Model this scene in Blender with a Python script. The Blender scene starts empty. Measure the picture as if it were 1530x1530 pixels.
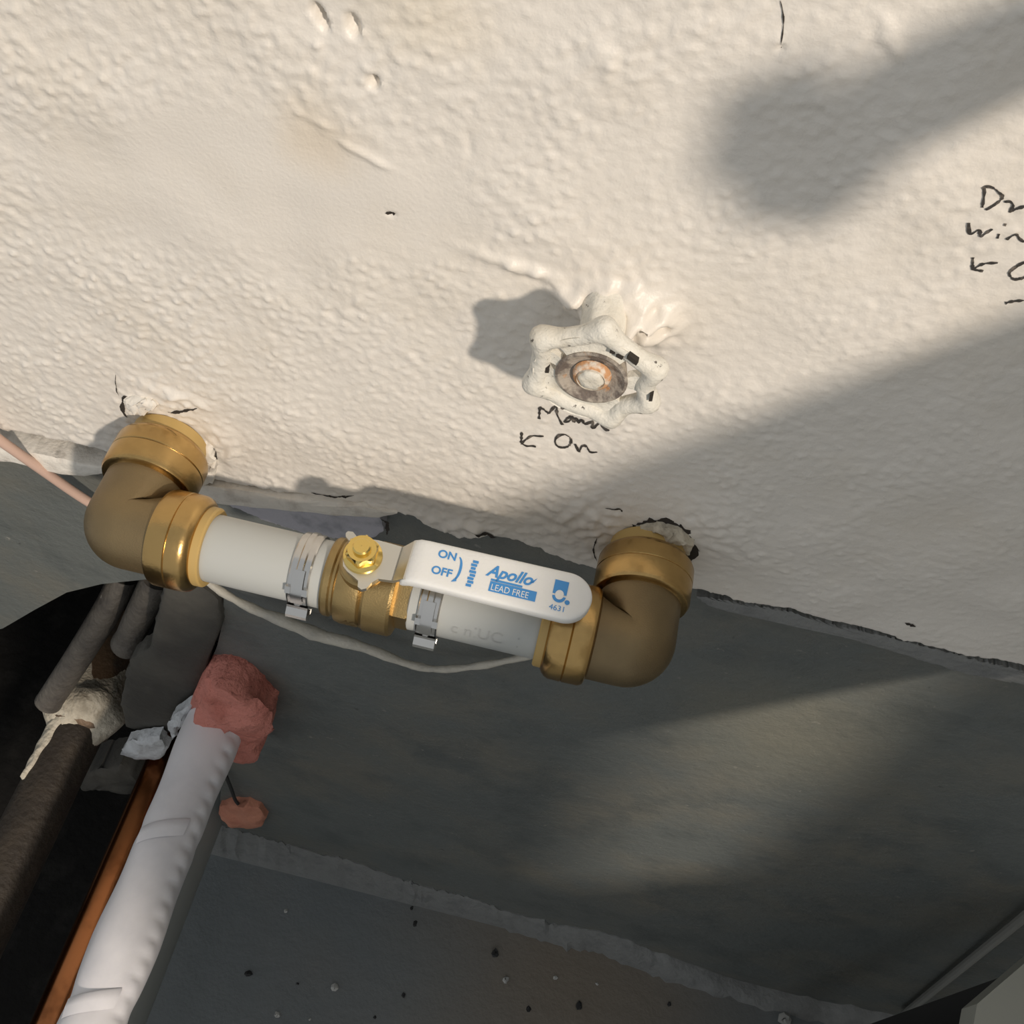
import bpy, math, random
import numpy as np
from mathutils import Vector, Matrix
from mathutils.geometry import tessellate_polygon
from mathutils import noise as mnoise

rng = np.random.default_rng(7)
random.seed(7)
scene = bpy.context.scene
COL = scene.collection

# ------------------------------------------------------------------ camera
FPX = 1530.0
CAM = np.array([0.0, -0.25, 0.0])


def camera_axes(theta, xa):
    X = np.array(xa, float); X /= np.linalg.norm(X)
    F = np.array([0, 0, -1.0]); F -= F.dot(X) * X; F /= np.linalg.norm(F)
    Zc = np.cross(X, F); t = math.radians(theta)
    Y = math.cos(t) * F + math.sin(t) * Zc
    return np.array([X, Y, np.cross(X, Y)])


R = camera_axes(56.0, (.972, -.229, .042))
cd = bpy.data.cameras.new('camera')
cam = bpy.data.objects.new('camera', cd)
COL.objects.link(cam)
cd.sensor_width = 36.0
cd.lens = 36.0
cd.clip_start = 0.005
cam.matrix_world = Matrix.Translation(Vector(CAM)) @ Matrix(R.tolist()).to_4x4()
scene.camera = cam

# ------------------------------------------------------------------ world, lamps, exposure
w = bpy.data.worlds.new('world'); scene.world = w
w.use_nodes = True
bg = w.node_tree.nodes['Background']
bg.inputs[0].default_value = (0.95, 0.98, 1.0, 1)
bg.inputs[1].default_value = 0.47

LDIR = np.array([.50, -.68, .54]); LDIR /= np.linalg.norm(LDIR)
LPOS = np.array([0, -.03, -.25]) + LDIR * 4.0
ld = bpy.data.lights.new('cellar_bulb', 'POINT')
ld.energy = 530.0
ld.color = (1.0, .88, .75)
ld.shadow_soft_size = 0.09
lo = bpy.data.objects.new('cellar_bulb', ld); COL.objects.link(lo)
lo.location = LPOS

vs = scene.view_settings
vs.view_transform = 'Standard'
vs.look = 'None'
vs.gamma = 1.0
vs.use_curve_mapping = False
vs.exposure = 0.0


# ------------------------------------------------------------------ helpers
def at(px, py, Y):
    """world point on the plane y = Y seen at photo pixel px, py"""
    d = R @ np.array([(px - 765) / FPX, -(py - 765) / FPX, -1.0])
    return CAM + (Y - CAM[1]) / d[1] * d


def atz(px, py, Z):
    d = R @ np.array([(px - 765) / FPX, -(py - 765) / FPX, -1.0])
    return CAM + (Z - CAM[2]) / d[2] * d


def link_rgb(nt, a, b):
    nt.links.new(a, b)


def mat(name, color, rough=.5, metal=0.0, spots=None, mottle=None, bump=None, sss=0.0, coat=0.0, aniso=None, stain=None):
    """spots/mottle: list of (colour, noise scale, lo, hi); bump: list of (scale, distance)"""
    m = bpy.data.materials.new(name); m.use_nodes = True
    nt = m.node_tree
    b = nt.nodes['Principled BSDF']
    b.inputs['Roughness'].default_value = rough
    b.inputs['Metallic'].default_value = metal
    if sss:
        b.inputs['Subsurface Weight'].default_value = sss
        b.inputs['Subsurface Radius'].default_value = (.004, .004, .003)
        b.inputs['Subsurface Scale'].default_value = 1.0
    if coat:
        b.inputs['Coat Weight'].default_value = coat
        b.inputs['Coat Roughness'].default_value = .25
    geo = nt.nodes.new('ShaderNodeNewGeometry')
    pos = geo.outputs['Position']
    cur = None
    base = (*color, 1)
    for k, (c2, sc, lo_, hi_) in enumerate((mottle or []) + (spots or [])):
        n = nt.nodes.new('ShaderNodeTexNoise')
        n.noise_dimensions = '4D'
        n.inputs['W'].default_value = k * 3.7 + len(name)
        n.inputs['Scale'].default_value = sc
        n.inputs['Detail'].default_value = 5.0
        n.inputs['Roughness'].default_value = .6
        if aniso:
            mp = nt.nodes.new('ShaderNodeMapping'); mp.inputs['Scale'].default_value = aniso
            nt.links.new(pos, mp.inputs['Vector']); nt.links.new(mp.outputs[0], n.inputs['Vector'])
        else:
            nt.links.new(pos, n.inputs['Vector'])
        mr = nt.nodes.new('ShaderNodeMapRange')
        mr.inputs['From Min'].default_value = lo_; mr.inputs['From Max'].default_value = hi_
        nt.links.new(n.outputs['Fac'], mr.inputs['Value'])
        mx = nt.nodes.new('ShaderNodeMix'); mx.data_type = 'RGBA'
        nt.links.new(mr.outputs[0], mx.inputs['Factor'])
        if cur is None:
            mx.inputs['A'].default_value = base
        else:
            nt.links.new(cur, mx.inputs['A'])
        mx.inputs['B'].default_value = (*c2, 1)
        cur = mx.outputs['Result']
    for (c2, p, rad, amt) in (stain or []):
        vm = nt.nodes.new('ShaderNodeVectorMath'); vm.operation = 'DISTANCE'
        nt.links.new(pos, vm.inputs[0]); vm.inputs[1].default_value = tuple(p)
        n = nt.nodes.new('ShaderNodeTexNoise'); n.inputs['Scale'].default_value = .6 / rad; n.inputs['Detail'].default_value = 4
        nt.links.new(pos, n.inputs['Vector'])
        ad = nt.nodes.new('ShaderNodeMath'); ad.operation = 'MULTIPLY_ADD'
        nt.links.new(n.outputs['Fac'], ad.inputs[0]); ad.inputs[1].default_value = rad * 1.2
        nt.links.new(vm.outputs['Value'], ad.inputs[2])
        mr = nt.nodes.new('ShaderNodeMapRange'); mr.interpolation_type = 'SMOOTHSTEP'
        mr.inputs['From Min'].default_value = rad * 1.9; mr.inputs['From Max'].default_value = rad * .6
        mr.inputs['To Max'].default_value = amt
        nt.links.new(ad.outputs[0], mr.inputs['Value'])
        mx = nt.nodes.new('ShaderNodeMix'); mx.data_type = 'RGBA'
        nt.links.new(mr.outputs[0], mx.inputs['Factor'])
        if cur is None:
            mx.inputs['A'].default_value = base
        else:
            nt.links.new(cur, mx.inputs['A'])
        mx.inputs['B'].default_value = (*c2, 1)
        cur = mx.outputs['Result']
    if cur is None:
        b.inputs['Base Color'].default_value = base
    else:
        nt.links.new(cur, b.inputs['Base Color'])
    nrm = None
    for sc, dist in (bump or []):
        n = nt.nodes.new('ShaderNodeTexNoise')
        n.inputs['Scale'].default_value = sc; n.inputs['Detail'].default_value = 4.0
        nt.links.new(pos, n.inputs['Vector'])
        bp = nt.nodes.new('ShaderNodeBump')
        bp.inputs['Strength'].default_value = 1.0
        bp.inputs['Distance'].default_value = dist
        nt.links.new(n.outputs['Fac'], bp.inputs['Height'])
        if nrm is not None:
            nt.links.new(nrm, bp.inputs['Normal'])
        nrm = bp.outputs[0]
    if nrm is not None:
        nt.links.new(nrm, b.inputs['Normal'])
    return m


def tag(o, label=None, cat=None, group=None, kind=None):
    if label: o['label'] = label
    if cat: o['category'] = cat
    if group: o['group'] = group
    if kind: o['kind'] = kind
    return o


def empty(name, loc, label, cat, group=None):
    o = bpy.data.objects.new(name, None)
    o.empty_display_size = .01
    o.location = tuple(loc)
    COL.objects.link(o)
    return tag(o, label, cat, group)


def wloc(o):
    v = Vector((0, 0, 0))
    while o is not None:
        v += o.location
        o = o.parent
    return np.array(v)


def obj(name, verts, faces, m, parent=None, smooth=True, angle=35, fuse=False):
    """one mesh object; verts in world coordinates"""
    verts = np.asarray(verts, float)
    if parent is not None:
        base = wloc(parent)
        loc = np.zeros(3)
    else:
        base = np.zeros(3)
    me = bpy.data.meshes.new(name)
    me.from_pydata((verts - base).tolist(), [], [tuple(int(i) for i in f) for f in faces])
    me.validate()
    me.materials.append(m)
    me.update()
    if smooth:
        me.shade_smooth()
        if angle:
            me.set_sharp_from_angle(angle=math.radians(angle))
    o = bpy.data.objects.new(name, me)
    COL.objects.link(o)
    if parent is not None:
        o.parent = parent
    return o


class MB:
    def __init__(s):
        s.v = []; s.f = []

    def add(s, v, f):
        n = len(s.v)
        s.v.extend([tuple(p) for p in v]); s.f.extend([tuple(i + n for i in q) for q in f])
        return s

    def build(s, name, m, parent=None, **k):
        return obj(name, s.v, s.f, m, parent, **k)


def frame(axis):
    a = np.array(axis, float); a /= np.linalg.norm(a)
    h = np.array([0, 0, 1.0]) if abs(a[2]) < .9 else np.array([1.0, 0, 0])
    u = np.cross(h, a); u /= np.linalg.norm(u)
    return a, u, np.cross(a, u)


def lathe(org, axis, prof, seg=48, wav=None, close=False):
    """prof: list of (distance along axis, radius)"""
    org = np.array(org, float); a, u, v = frame(axis)
    V = []; F = []
    for t, r in prof:
        for k in range(seg):
            th = 2 * math.pi * k / seg
            rr = r if wav is None else wav(t, r, th)
            V.append(org + a * t + (u * math.cos(th) + v * math.sin(th)) * rr)
    n = len(prof)
    for i in range(n - 1):
        for k in range(seg):
            k2 = (k + 1) % seg
            F.append((i * seg + k, i * seg + k2, (i + 1) * seg + k2, (i + 1) * seg + k))
    if close:
        for k in range(seg):
            k2 = (k + 1) % seg
            F.append(((n - 1) * seg + k, (n - 1) * seg + k2, k2, k))
    return V, F


def sweep(path, rad, seg=16, caps=True, squash=None, wob=0.0):
    P = [np.array(p, float) for p in path]
    n = len(P)
    if not hasattr(rad, '__len__'): rad = [rad] * n
    T = []
    for i in range(n):
        t = P[min(i + 1, n - 1)] - P[max(i - 1, 0)]
        T.append(t / np.linalg.norm(t))
    _, u, _ = frame(T[0])
    V = []; F = []
    for i in range(n):
        u = u - u.dot(T[i]) * T[i]; u /= np.linalg.norm(u)
        v = np.cross(T[i], u)
        for k in range(seg):
            th = 2 * math.pi * k / seg
            rr = rad[i] * (1 + (wob * rng.standard_normal() if wob else 0))
            V.append(P[i] + (u * math.cos(th) + v * math.sin(th)) * rr)
    for i in range(n - 1):
        for k in range(seg):
            k2 = (k + 1) % seg
            F.append((i * seg + k, i * seg + k2, (i + 1) * seg + k2, (i + 1) * seg + k))
    if caps:
        F.append(tuple(range(seg))[::-1]); F.append(tuple((n - 1) * seg + k for k in range(seg)))
    return V, F


def spline(pts, n=8):
    P = [np.array(p, float) for p in pts]
    out = []
    for i in range(len(P) - 1):
        p0 = P[max(i - 1, 0)]; p1 = P[i]; p2 = P[i + 1]; p3 = P[min(i + 2, len(P) - 1)]
        for k in range(n):
            t = k / n
            out.append(.5 * (2 * p1 + (p2 - p0) * t + (2 * p0 - 5 * p1 + 4 * p2 - p3) * t * t + (3 * p1 - p0 - 3 * p2 + p3) * t ** 3))
    out.append(P[-1])
    return out


def box(lo_, hi_):
    x0, y0, z0 = lo_; x1, y1, z1 = hi_
    V = [(x0, y0, z0), (x1, y0, z0), (x1, y1, z0), (x0, y1, z0), (x0, y0, z1), (x1, y0, z1), (x1, y1, z1), (x0, y1, z1)]
    F = [(0, 3, 2, 1), (4, 5, 6, 7), (0, 1, 5, 4), (1, 2, 6, 5), (2, 3, 7, 6), (3, 0, 4, 7)]
    return V, F


def chain(pts, step):
    """resample a closed polyline"""
    P = np.array(pts, float); out = []
    for i in range(len(P)):
        a = P[i]; b = P[(i + 1) % len(P)]
        n = max(1, int(np.linalg.norm(b - a) / step))
        for k in range(n): out.append(a + (b - a) * k / n)
    return np.array(out)


def slab(px_poly, Y, thick, bulge, rough=.0, step=5.0, jag=1.2, rings=(1, .95, .85, .7, .5, .25)):
    """a lump with the outline traced at plane y=Y: rounded front bulging towards -y, back at y=Y+thick"""
    poly = chain(px_poly, step)
    poly = poly + rng.normal(0, jag, poly.shape)
    W = np.array([at(p[0], p[1], Y) for p in poly])
    c = W.mean(0)
    n = len(W)
    size = np.linalg.norm(W - c, axis=1).mean()
    V = []; F = []
    for p in W: V.append(p + np.array([0, thick, 0]))
    Ws = W.copy()
    off = Vector(rng.uniform(-50, 50, 3).tolist())
    for s in rings:
        hgt = bulge * math.sqrt(max(0, 1 - s ** 4))
        for p in Ws:
            q = c + (p - c) * s
            q = q + np.array([0, -hgt, 0])
            if s < 1:
                nv_ = mnoise.turbulence_vector(Vector((q * (1.6 / max(size, .004))).tolist()) + off, 3, False)
                q = q + np.array(nv_) * rough * 1.6
            V.append(q)
        for _ in range(3): Ws = .5 * Ws + .25 * (np.roll(Ws, 1, 0) + np.roll(Ws, -1, 0))
    V.append(c + np.array([0, -bulge, 0]))
    m = len(rings) + 1
    for r in range(m - 1):
        for k in range(n):
            k2 = (k + 1) % n
            F.append((r * n + k, r * n + k2, (r + 1) * n + k2, (r + 1) * n + k))
    for k in range(n):
        F.append(((m - 1) * n + k, (m - 1) * n + (k + 1) % n, m * n))
    F.append(tuple(range(n))[::-1])
    return V, F


# ------------------------------------------------------------------ materials
M = {}
M['plaster'] = mat('white_plaster_paint', (.80, .755, .69), .42, mottle=[((.76, .70, .61), 14, .5, .75)],
                   bump=[(700, .00018)],
                   stain=[((.70, .58, .42), at(470, 205, 0), .016, .45), ((.74, .64, .47), at(640, 10, 0), .020, .35)])
M['plaster_raw'] = mat('chipped_plaster', (.78, .74, .67), .8, mottle=[((.55, .50, .44), 90, .5, .7)], bump=[(300, .0008)])
M['lavender'] = mat('grey_lilac_paint', (.44, .43, .47), .6, mottle=[((.30, .30, .33), 60, .52, .66)], bump=[(250, .0006)])
M['concrete'] = mat('grey_painted_concrete', (.140, .152, .146), .5, mottle=[((.175, .17, .145), 9, .45, .65), ((.100, .112, .110), 22, .5, .72)],
                    spots=[((.30, .29, .26), 150, .66, .74), ((.05, .05, .05), 110, .68, .76)], bump=[(140, .0009), (600, .0003)], stain=[((.23, .22, .17), at(1190, 1110, .016), .09, .5)])  # olive spot: worn paint, also lightened to stand in for the lit patch
M['floor'] = mat('grey_painted_floor', (.160, .178, .185), .5, mottle=[((.175, .185, .185), 6, .45, .65)],
                 spots=[((.05, .05, .05), 70, .70, .74), ((.32, .32, .30), 95, .735, .76)], bump=[(60, .001), (300, .0004)], stain=[((.20, .165, .125), atz(860, 1440, -1.16), .20, .9)])
M['mortar'] = mat('pale_grey_mortar', (.235, .24, .235), .8, mottle=[((.18, .185, .185), 60, .48, .7)], bump=[(160, .002)])
M['dark'] = mat('dark_earth', (.012, .011, .010), .95, mottle=[((.03, .028, .025), 20, .5, .7)], bump=[(60, .004)])  # near-black soil; the shade inside hole and pit is put into this colour
M['crack'] = mat('crack_grime', (.035, .028, .022), .9)  # flat near-black for cracks, the collar hole and wheel slots
M['ink'] = mat('black_marker_ink', (.045, .04, .036), .5, mottle=[((.26, .22, .18), 260, .52, .72)])
M['brass_cast'] = mat('dull_cast_brass', (.25, .185, .097), .44, .75, mottle=[((.21, .155, .085), 45, .4, .7)], bump=[(1800, .00012)])
M['brass'] = mat('polished_brass', (.54, .355, .14), .27, 1.0, mottle=[((.40, .26, .105), 50, .45, .7)], bump=[(500, .00008)])
M['brass_valve'] = mat('valve_brass', (.42, .30, .135), .36, .95, mottle=[((.34, .24, .105), 60, .45, .7)], bump=[(1500, .0001)])
M['nut'] = mat('yellow_zinc_nut', (.85, .62, .20), .2, 1.0)
M['ring'] = mat('tan_plastic_ring', (.50, .34, .12), .45)
M['pex'] = mat('milky_plastic_pipe', (.47, .48, .46), .38, sss=.15)
M['steel'] = mat('stainless_steel', (.62, .61, .59), .22, 1.0)
M['zinc'] = mat('zinc_plated_steel', (.66, .65, .60), .3, .9)
M['vinyl'] = mat('white_vinyl', (.80, .80, .78), .42, sss=.1, bump=[(900, .0001)])
M['blue'] = mat('blue_print', (.06, .27, .62), .5)
M['print'] = mat('faint_grey_print', (.41, .415, .40), .5)
M['wheelpaint'] = mat('flaking_white_paint', (.76, .73, .65), .5, mottle=[((.62, .57, .47), 60, .5, .72)],
                      spots=[((.10, .085, .07), 230, .63, .67)], bump=[(350, .0007), (1100, .0002)])
M['rust'] = mat('rusty_painted_hub', (.42, .37, .31), .65, mottle=[((.16, .13, .11), 150, .45, .58)], spots=[((.50, .26, .12), 170, .62, .70)], bump=[(500, .0008)])
M['rustring'] = mat('orange_rust', (.62, .33, .16), .7, mottle=[((.75, .66, .55), 200, .5, .6)], bump=[(700, .0004)])
M['cable'] = mat('painted_cable', (.52, .49, .42), .6, mottle=[((.40, .38, .34), 70, .5, .7)], bump=[(500, .0005)])
M['pinkcable'] = mat('pinkish_cable', (.60, .42, .34), .5)
M['iron'] = mat('rusty_iron_pipe', (.036, .028, .021), .7, .1, mottle=[((.060, .046, .032), 40, .45, .7)], spots=[((.36, .33, .27), 75, .70, .73)], bump=[(200, .0015)])
M['ironbrown'] = mat('brown_fitting', (.17, .11, .065), .5, .3, mottle=[((.11, .09, .075), 40, .45, .65)], spots=[((.40, .36, .30), 85, .66, .70)], bump=[(250, .001)])
M['leadgrey'] = mat('dull_grey_metal', (.15, .135, .115), .6, .2, mottle=[((.10, .09, .08), 50, .45, .65)], spots=[((.42, .40, .36), 140, .70, .73)], bump=[(180, .0015)])
M['putty'] = mat('cream_putty', (.62, .56, .45), .75, mottle=[((.40, .35, .27), 70, .5, .65)], bump=[(180, .0025)])
M['flap'] = mat('dark_rubber_sheet', (.060, .057, .050), .75, mottle=[((.09, .085, .072), 30, .45, .7)], bump=[(150, .001)])
M['copper'] = mat('copper_tube', (.40, .155, .060), .22, 1.0, mottle=[((.20, .075, .03), 40, .45, .7)])
M['wrap'] = mat('white_plastic_wrap', (.80, .785, .81), .4, sss=.1, mottle=[((.70, .69, .72), 25, .5, .7)])
M['conduit'] = mat('grey_plastic_conduit', (.26, .275, .265), .4)
M['foam'] = mat('pink_foam', (.62, .23, .18), .8, mottle=[((.50, .16, .12), 40, .48, .68)], bump=[(160, .003), (500, .001)])
M['foam2'] = mat('salmon_foam', (.60, .26, .17), .8, mottle=[((.52, .20, .13), 50, .48, .68)], bump=[(160, .002)])
M['scrap'] = mat('white_paper_scrap', (.62, .64, .66), .8, mottle=[((.45, .46, .48), 60, .5, .7)], bump=[(200, .002)])
M['box'] = mat('pale_table_top', (.42, .42, .37), .6)
M['stick'] = mat('pale_stick', (.28, .28, .26), .6)
M['cabinet'] = mat('white_cabinet_paint', (.62, .60, .55), .5)
M['debris'] = mat('grit', (.03, .03, .03), .8)
M['chip'] = mat('paint_flake', (.45, .45, .43), .7)

YG = .016                       # face of the grey lower wall
# ------------------------------------------------------------------ upper wall (fine grid, real relief)
EDGE = [(-900, 440), (-150, 608), (0, 644), (60, 656), (140, 674), (200, 690), (300, 717), (319, 721), (380, 731), (456, 743), (548, 756), (612, 768),
        (639, 787), (676, 806), (703, 799), (749, 803), (800, 822), (840, 838), (880, 852), (900, 860), (1000, 878), (1045, 884), (1110, 903), (1180, 914),
        (1250, 934), (1300, 946), (1400, 972), (1530, 1000), (1700, 1040), (2600, 1240)]
EW = np.array([at(x, y, 0) for x, y in EDGE])
gx = np.concatenate([np.linspace(-1.6, -.33, 24)[:-1], np.arange(-.33, .33, .0009), np.linspace(.33, 1.6, 24)])
vz = np.concatenate([np.arange(0, .335, .0009), np.linspace(.335, 1.5, 24)])
nx, nv = len(gx), len(vz)
zE = np.interp(gx, EW[:, 0], EW[:, 2])
jn = rng.standard_normal(nx); jn = np.convolve(jn, np.ones(5) / 5, 'same') * .0012
zE = zE + np.where(np.abs(gx) < .33, jn, 0)
blend = np.clip(1 - vz / .05, 0, 1)[:, None] ** 1.5
ZREF = -.405
ZZ = blend * zE[None, :] + (1 - blend) * ZREF + vz[:, None]
ZZ = np.maximum.accumulate(ZZ, axis=0)
XX = np.repeat(gx[None, :], nv, 0)

HS = .0009                      # height-field sampling
hx0, hz0 = -.36, -.47
HN, HMM = 800, 510


def bandnoise(n, m, wl, bw=.45, ax=1.0, seed=0):
    r = np.random.default_rng(seed).standard_normal((n, m))
    f = np.fft.fft2(r)
    fy = np.fft.fftfreq(n, HS)[:, None]; fx = np.fft.fftfreq(m, HS)[None, :]
    q = np.sqrt((fx * ax) ** 2 + (fy / ax) ** 2) * wl
    f *= np.exp(-(np.log(np.maximum(q, 1e-6)) / bw) ** 2)
    g = np.real(np.fft.ifft2(f))
    return g / g.std()


hz = hz0 + np.arange(HMM) * HS; hx = hx0 + np.arange(HN) * HS
GX, GZ = np.meshgrid(hx, hz)
n1 = bandnoise(HMM, HN, .0046, .4, 1.0, 3)
n1 = np.maximum(n1 - .35, -.12) + .35 * np.maximum(bandnoise(HMM, HN, .0032, .35, 1.0, 13), 0)
n2 = bandnoise(HMM, HN, .009, .5, 1.0, 4)
n3 = bandnoise(HMM, HN, .06, .6, 1.0, 5)
rough_amt = np.ones_like(n1)


def blob(px, py, rx, ry, rot=0.0, pw=1.0, Y=0.0):
    c = at(px, py, Y); dx = GX - c[0]; dz = GZ - c[2]
    ca, sa = math.cos(rot), math.sin(rot)
    u = (dx * ca + dz * sa) / rx; v = (-dx * sa + dz * ca) / ry
    return np.exp(-(u * u + v * v) ** pw)


for (px, py, rx, ry) in [(400, 260, .045, .028), (480, 300, .035, .02), (250, 290, .05, .03), (600, 300, .03, .02), (330, 230, .03, .016)]:
    rough_amt *= 1 - .8 * blob(px, py, rx, ry, 0, 2)
rough_amt *= .7 + .3 * np.clip(1 + n3, 0, 2)
# quieter towards the right and along the foot of the wall
rough_amt *= np.clip(.72 - GX * 1.6, .45, 1)
HH = .00033 * n1 * rough_amt + .00014 * n2 * rough_amt + .00035 * n3
for (px, py, rx, ry, rot, dep) in [(477, 28, .0013, .0036, .5, -.0060), (526, 40, .0017, .0030, .3, -.0045), (558, 123, .0014, .0019, 0, -.0050),
                                   (473, 68, .0014, .0014, 0, .0012), (583, 320, .0018, .0005, -.2, -.002), (1166, 72, .0008, .0008, 0, -.002),
                                   (700, 215, .0012, .004, .2, -.0006), (900, 80, .003, .006, .6, .0008), (1330, 55, .002, .006, .7, .0010)]:
    HH += dep * blob(px, py, rx, ry, rot, 2)
# ridge of the old patch, raised plaster round the valve stem and pipe collars
for (px, py, rx, ry, rot, dep) in [(540, 228, .010, .0012, -.35, .0009), (480, 185, .008, .0012, -.3, .0006), (800, 408, .022, .0025, -.15, .0022), (930, 462, .015, .012, 0, .0065),
                                   (965, 475, .010, .008, .3, .0040), (870, 450, .010, .004, -.1, .0035), (335, 670, .006, .014, 0, .0018), (255, 590, .016, .004, -.2, .0015),
                                   (860, 790, .02, .02, 0, .0015), (1060, 800, .02, .02, 0, .0010), (600, 770, .03, .006, 0, .0015), (700, 790, .012, .008, 0, .0025)]:
    HH += dep * blob(px, py, rx, ry, rot, 1.5) * (1 + .25 * n2)


def H(x, z):
    fx = np.clip((np.asarray(x) - hx0) / HS, 0, HN - 1.001); fz = np.clip((np.asarray(z) - hz0) / HS, 0, HMM - 1.001)
    i = np.floor(fx).astype(int); k = np.floor(fz).astype(int); a = fx - i; b = fz - k
    return (HH[k, i] * (1 - a) + HH[k, i + 1] * a) * (1 - b) + (HH[k + 1, i] * (1 - a) + HH[k + 1, i + 1] * a) * b


inside = (np.clip(1 - (np.abs(XX) - .29) / .04, 0, 1) * np.clip(1 - (ZZ + .07) / .03, 0, 1))
YY = -H(XX, ZZ) * inside
rnd = np.clip(1 - vz / .004, 0, 1)[:, None] ** 2 * .003
YY = YY + rnd
V = np.stack([XX, YY, ZZ], -1).reshape(-1, 3)
ret = np.stack([gx, np.full(nx, .0155), zE + .001], -1)
V = np.concatenate([V, ret])
F = []
idx = np.arange(nv * nx).reshape(nv, nx)
q = np.stack([idx[:-1, :-1], idx[:-1, 1:], idx[1:, 1:], idx[1:, :-1]], -1).reshape(-1, 4)
F = q.tolist()
for i in range(nx - 1):
    F.append((nv * nx + i, nv * nx + i + 1, i + 1, i))
wall = obj('wall_back', V, F, M['plaster'], angle=60)
tag(wall, 'white painted plaster wall with rough roller texture and dents', kind='structure')


def ribbon(lines, width, m, name, parent, lift=.0003, taper=False, smooth=True):
    """flat marks that follow the wall's relief. lines: pixel polylines"""
    mb = MB()
    for ln in lines:
        wd = width
        if isinstance(ln, tuple): wd, ln = ln
        P = [at(x, y, 0) for x, y in ln]
        P = spline(P, 6) if smooth and len(P) > 2 else P
        out = [P[0]]
        for a, b in zip(P[:-1], P[1:]):
            n = max(1, int(np.linalg.norm(b - a) / .0006))
            out += [a + (b - a) * k / n for k in range(1, n + 1)]
        P = np.array(out)[:, [0, 2]]
        T = np.gradient(P, axis=0); T /= np.linalg.norm(T, axis=1)[:, None] + 1e-9
        N = np.stack([-T[:, 1], T[:, 0]], 1)
        n = len(P)
        s = np.linspace(0, 1, n)
        wv = wd * (.8 + .25 * np.sin(s * 17 + len(P)) + .15 * rng.standard_normal(n)).clip(.3, 1.4)
        if taper: wv = wv * np.minimum(1, 3.5 * np.minimum(s, 1 - s) + .2)
        Vv = []
        for j in (-.5, 0, .5):
            Q = P + N * (wv[:, None] * j)
            y = -H(Q[:, 0], Q[:, 1]) - lift
            Vv.append(np.stack([Q[:, 0], y, Q[:, 1]], 1))
        Vv = np.concatenate(Vv)
        Ff = []
        for j in range(2):
            for k in range(n - 1): Ff.append((j * n + k, j * n + k + 1, (j + 1) * n + k + 1, (j + 1) * n + k))
        mb.add(Vv, Ff)
    o = mb.build(name, m, parent, angle=None)
    return o


def zc(ox, oy, s, pts): return [(ox + x / s, oy + y / s) for x, y in pts]


c3 = lambda p: zc(660, 400, 3.825, p)
c4 = lambda p: zc(1400, 240, 6.377, p)
circ = lambda cx, cy, rx, ry: [(cx + rx * math.cos(t), cy + ry * math.sin(t)) for t in np.linspace(.3, .3 + 2 * math.pi, 14)]
o = ribbon([c3([(556, 868), (558, 830), (563, 795)]), c3([(563, 795), (612, 838)]), c3([(612, 838), (652, 793), (660, 850), (690, 905)]),
            c3([(742, 852), (715, 868), (700, 886), (730, 880), (745, 855), (752, 888)]), c3([(752, 888), (772, 862), (780, 890), (800, 866), (812, 892)]),
            c3([(815, 895), (850, 878), (868, 872), (862, 912), (905, 880), (925, 905), (962, 916)])], .00125, M['ink'], 'handwritten_word', wall)
o['label'] = 'black handwritten word Main under the white hand wheel'
o = ribbon([c3([(457, 940), (455, 1000)]), c3([(455, 1002), (490, 1016), (540, 1018)]), c3([(457, 1000), (512, 966), (582, 966)]),
            c3(circ(693, 996, 46, 36)), c3([(762, 1008), (785, 1050), (800, 1024), (830, 1022), (848, 1052), (890, 1054)])], .00120, M['ink'], 'handwritten_word', wall)
o['label'] = 'black handwritten arrow and word On'
o = ribbon([c4([(440, 240), (452, 290), (430, 430)]), c4([(440, 242), (520, 250), (605, 300), (620, 350), (560, 402), (460, 448)]),
            c4([(640, 385), (695, 380), (725, 420), (695, 478), (760, 445), (840, 412)]),
            c4([(300, 570), (315, 680), (400, 642), (415, 700), (470, 670), (530, 640)]), c4([(590, 682), (575, 730)]), c4([(635, 600), (660, 602)]),
            c4([(660, 742), (700, 712), (752, 690), (790, 742), (840, 768)])], .0009, M['ink'], 'handwritten_word', wall)
o['label'] = 'black handwriting cut off by the right edge of the photo'
o = ribbon([c4([(342, 920), (338, 1030)]), c4([(330, 1028), (440, 1050)]), c4([(340, 1032), (440, 982), (580, 970)]),
            c4([(860, 960), (780, 995), (700, 1055), (695, 1095), (745, 1132), (830, 1112), (900, 1060), (905, 990), (860, 960)]), c4([(650, 1362), (720, 1348), (830, 1334)])],
           .0010, M['ink'], 'handwritten_word', wall)
o['label'] = 'black handwritten arrow with letter and dash at right'

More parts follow.
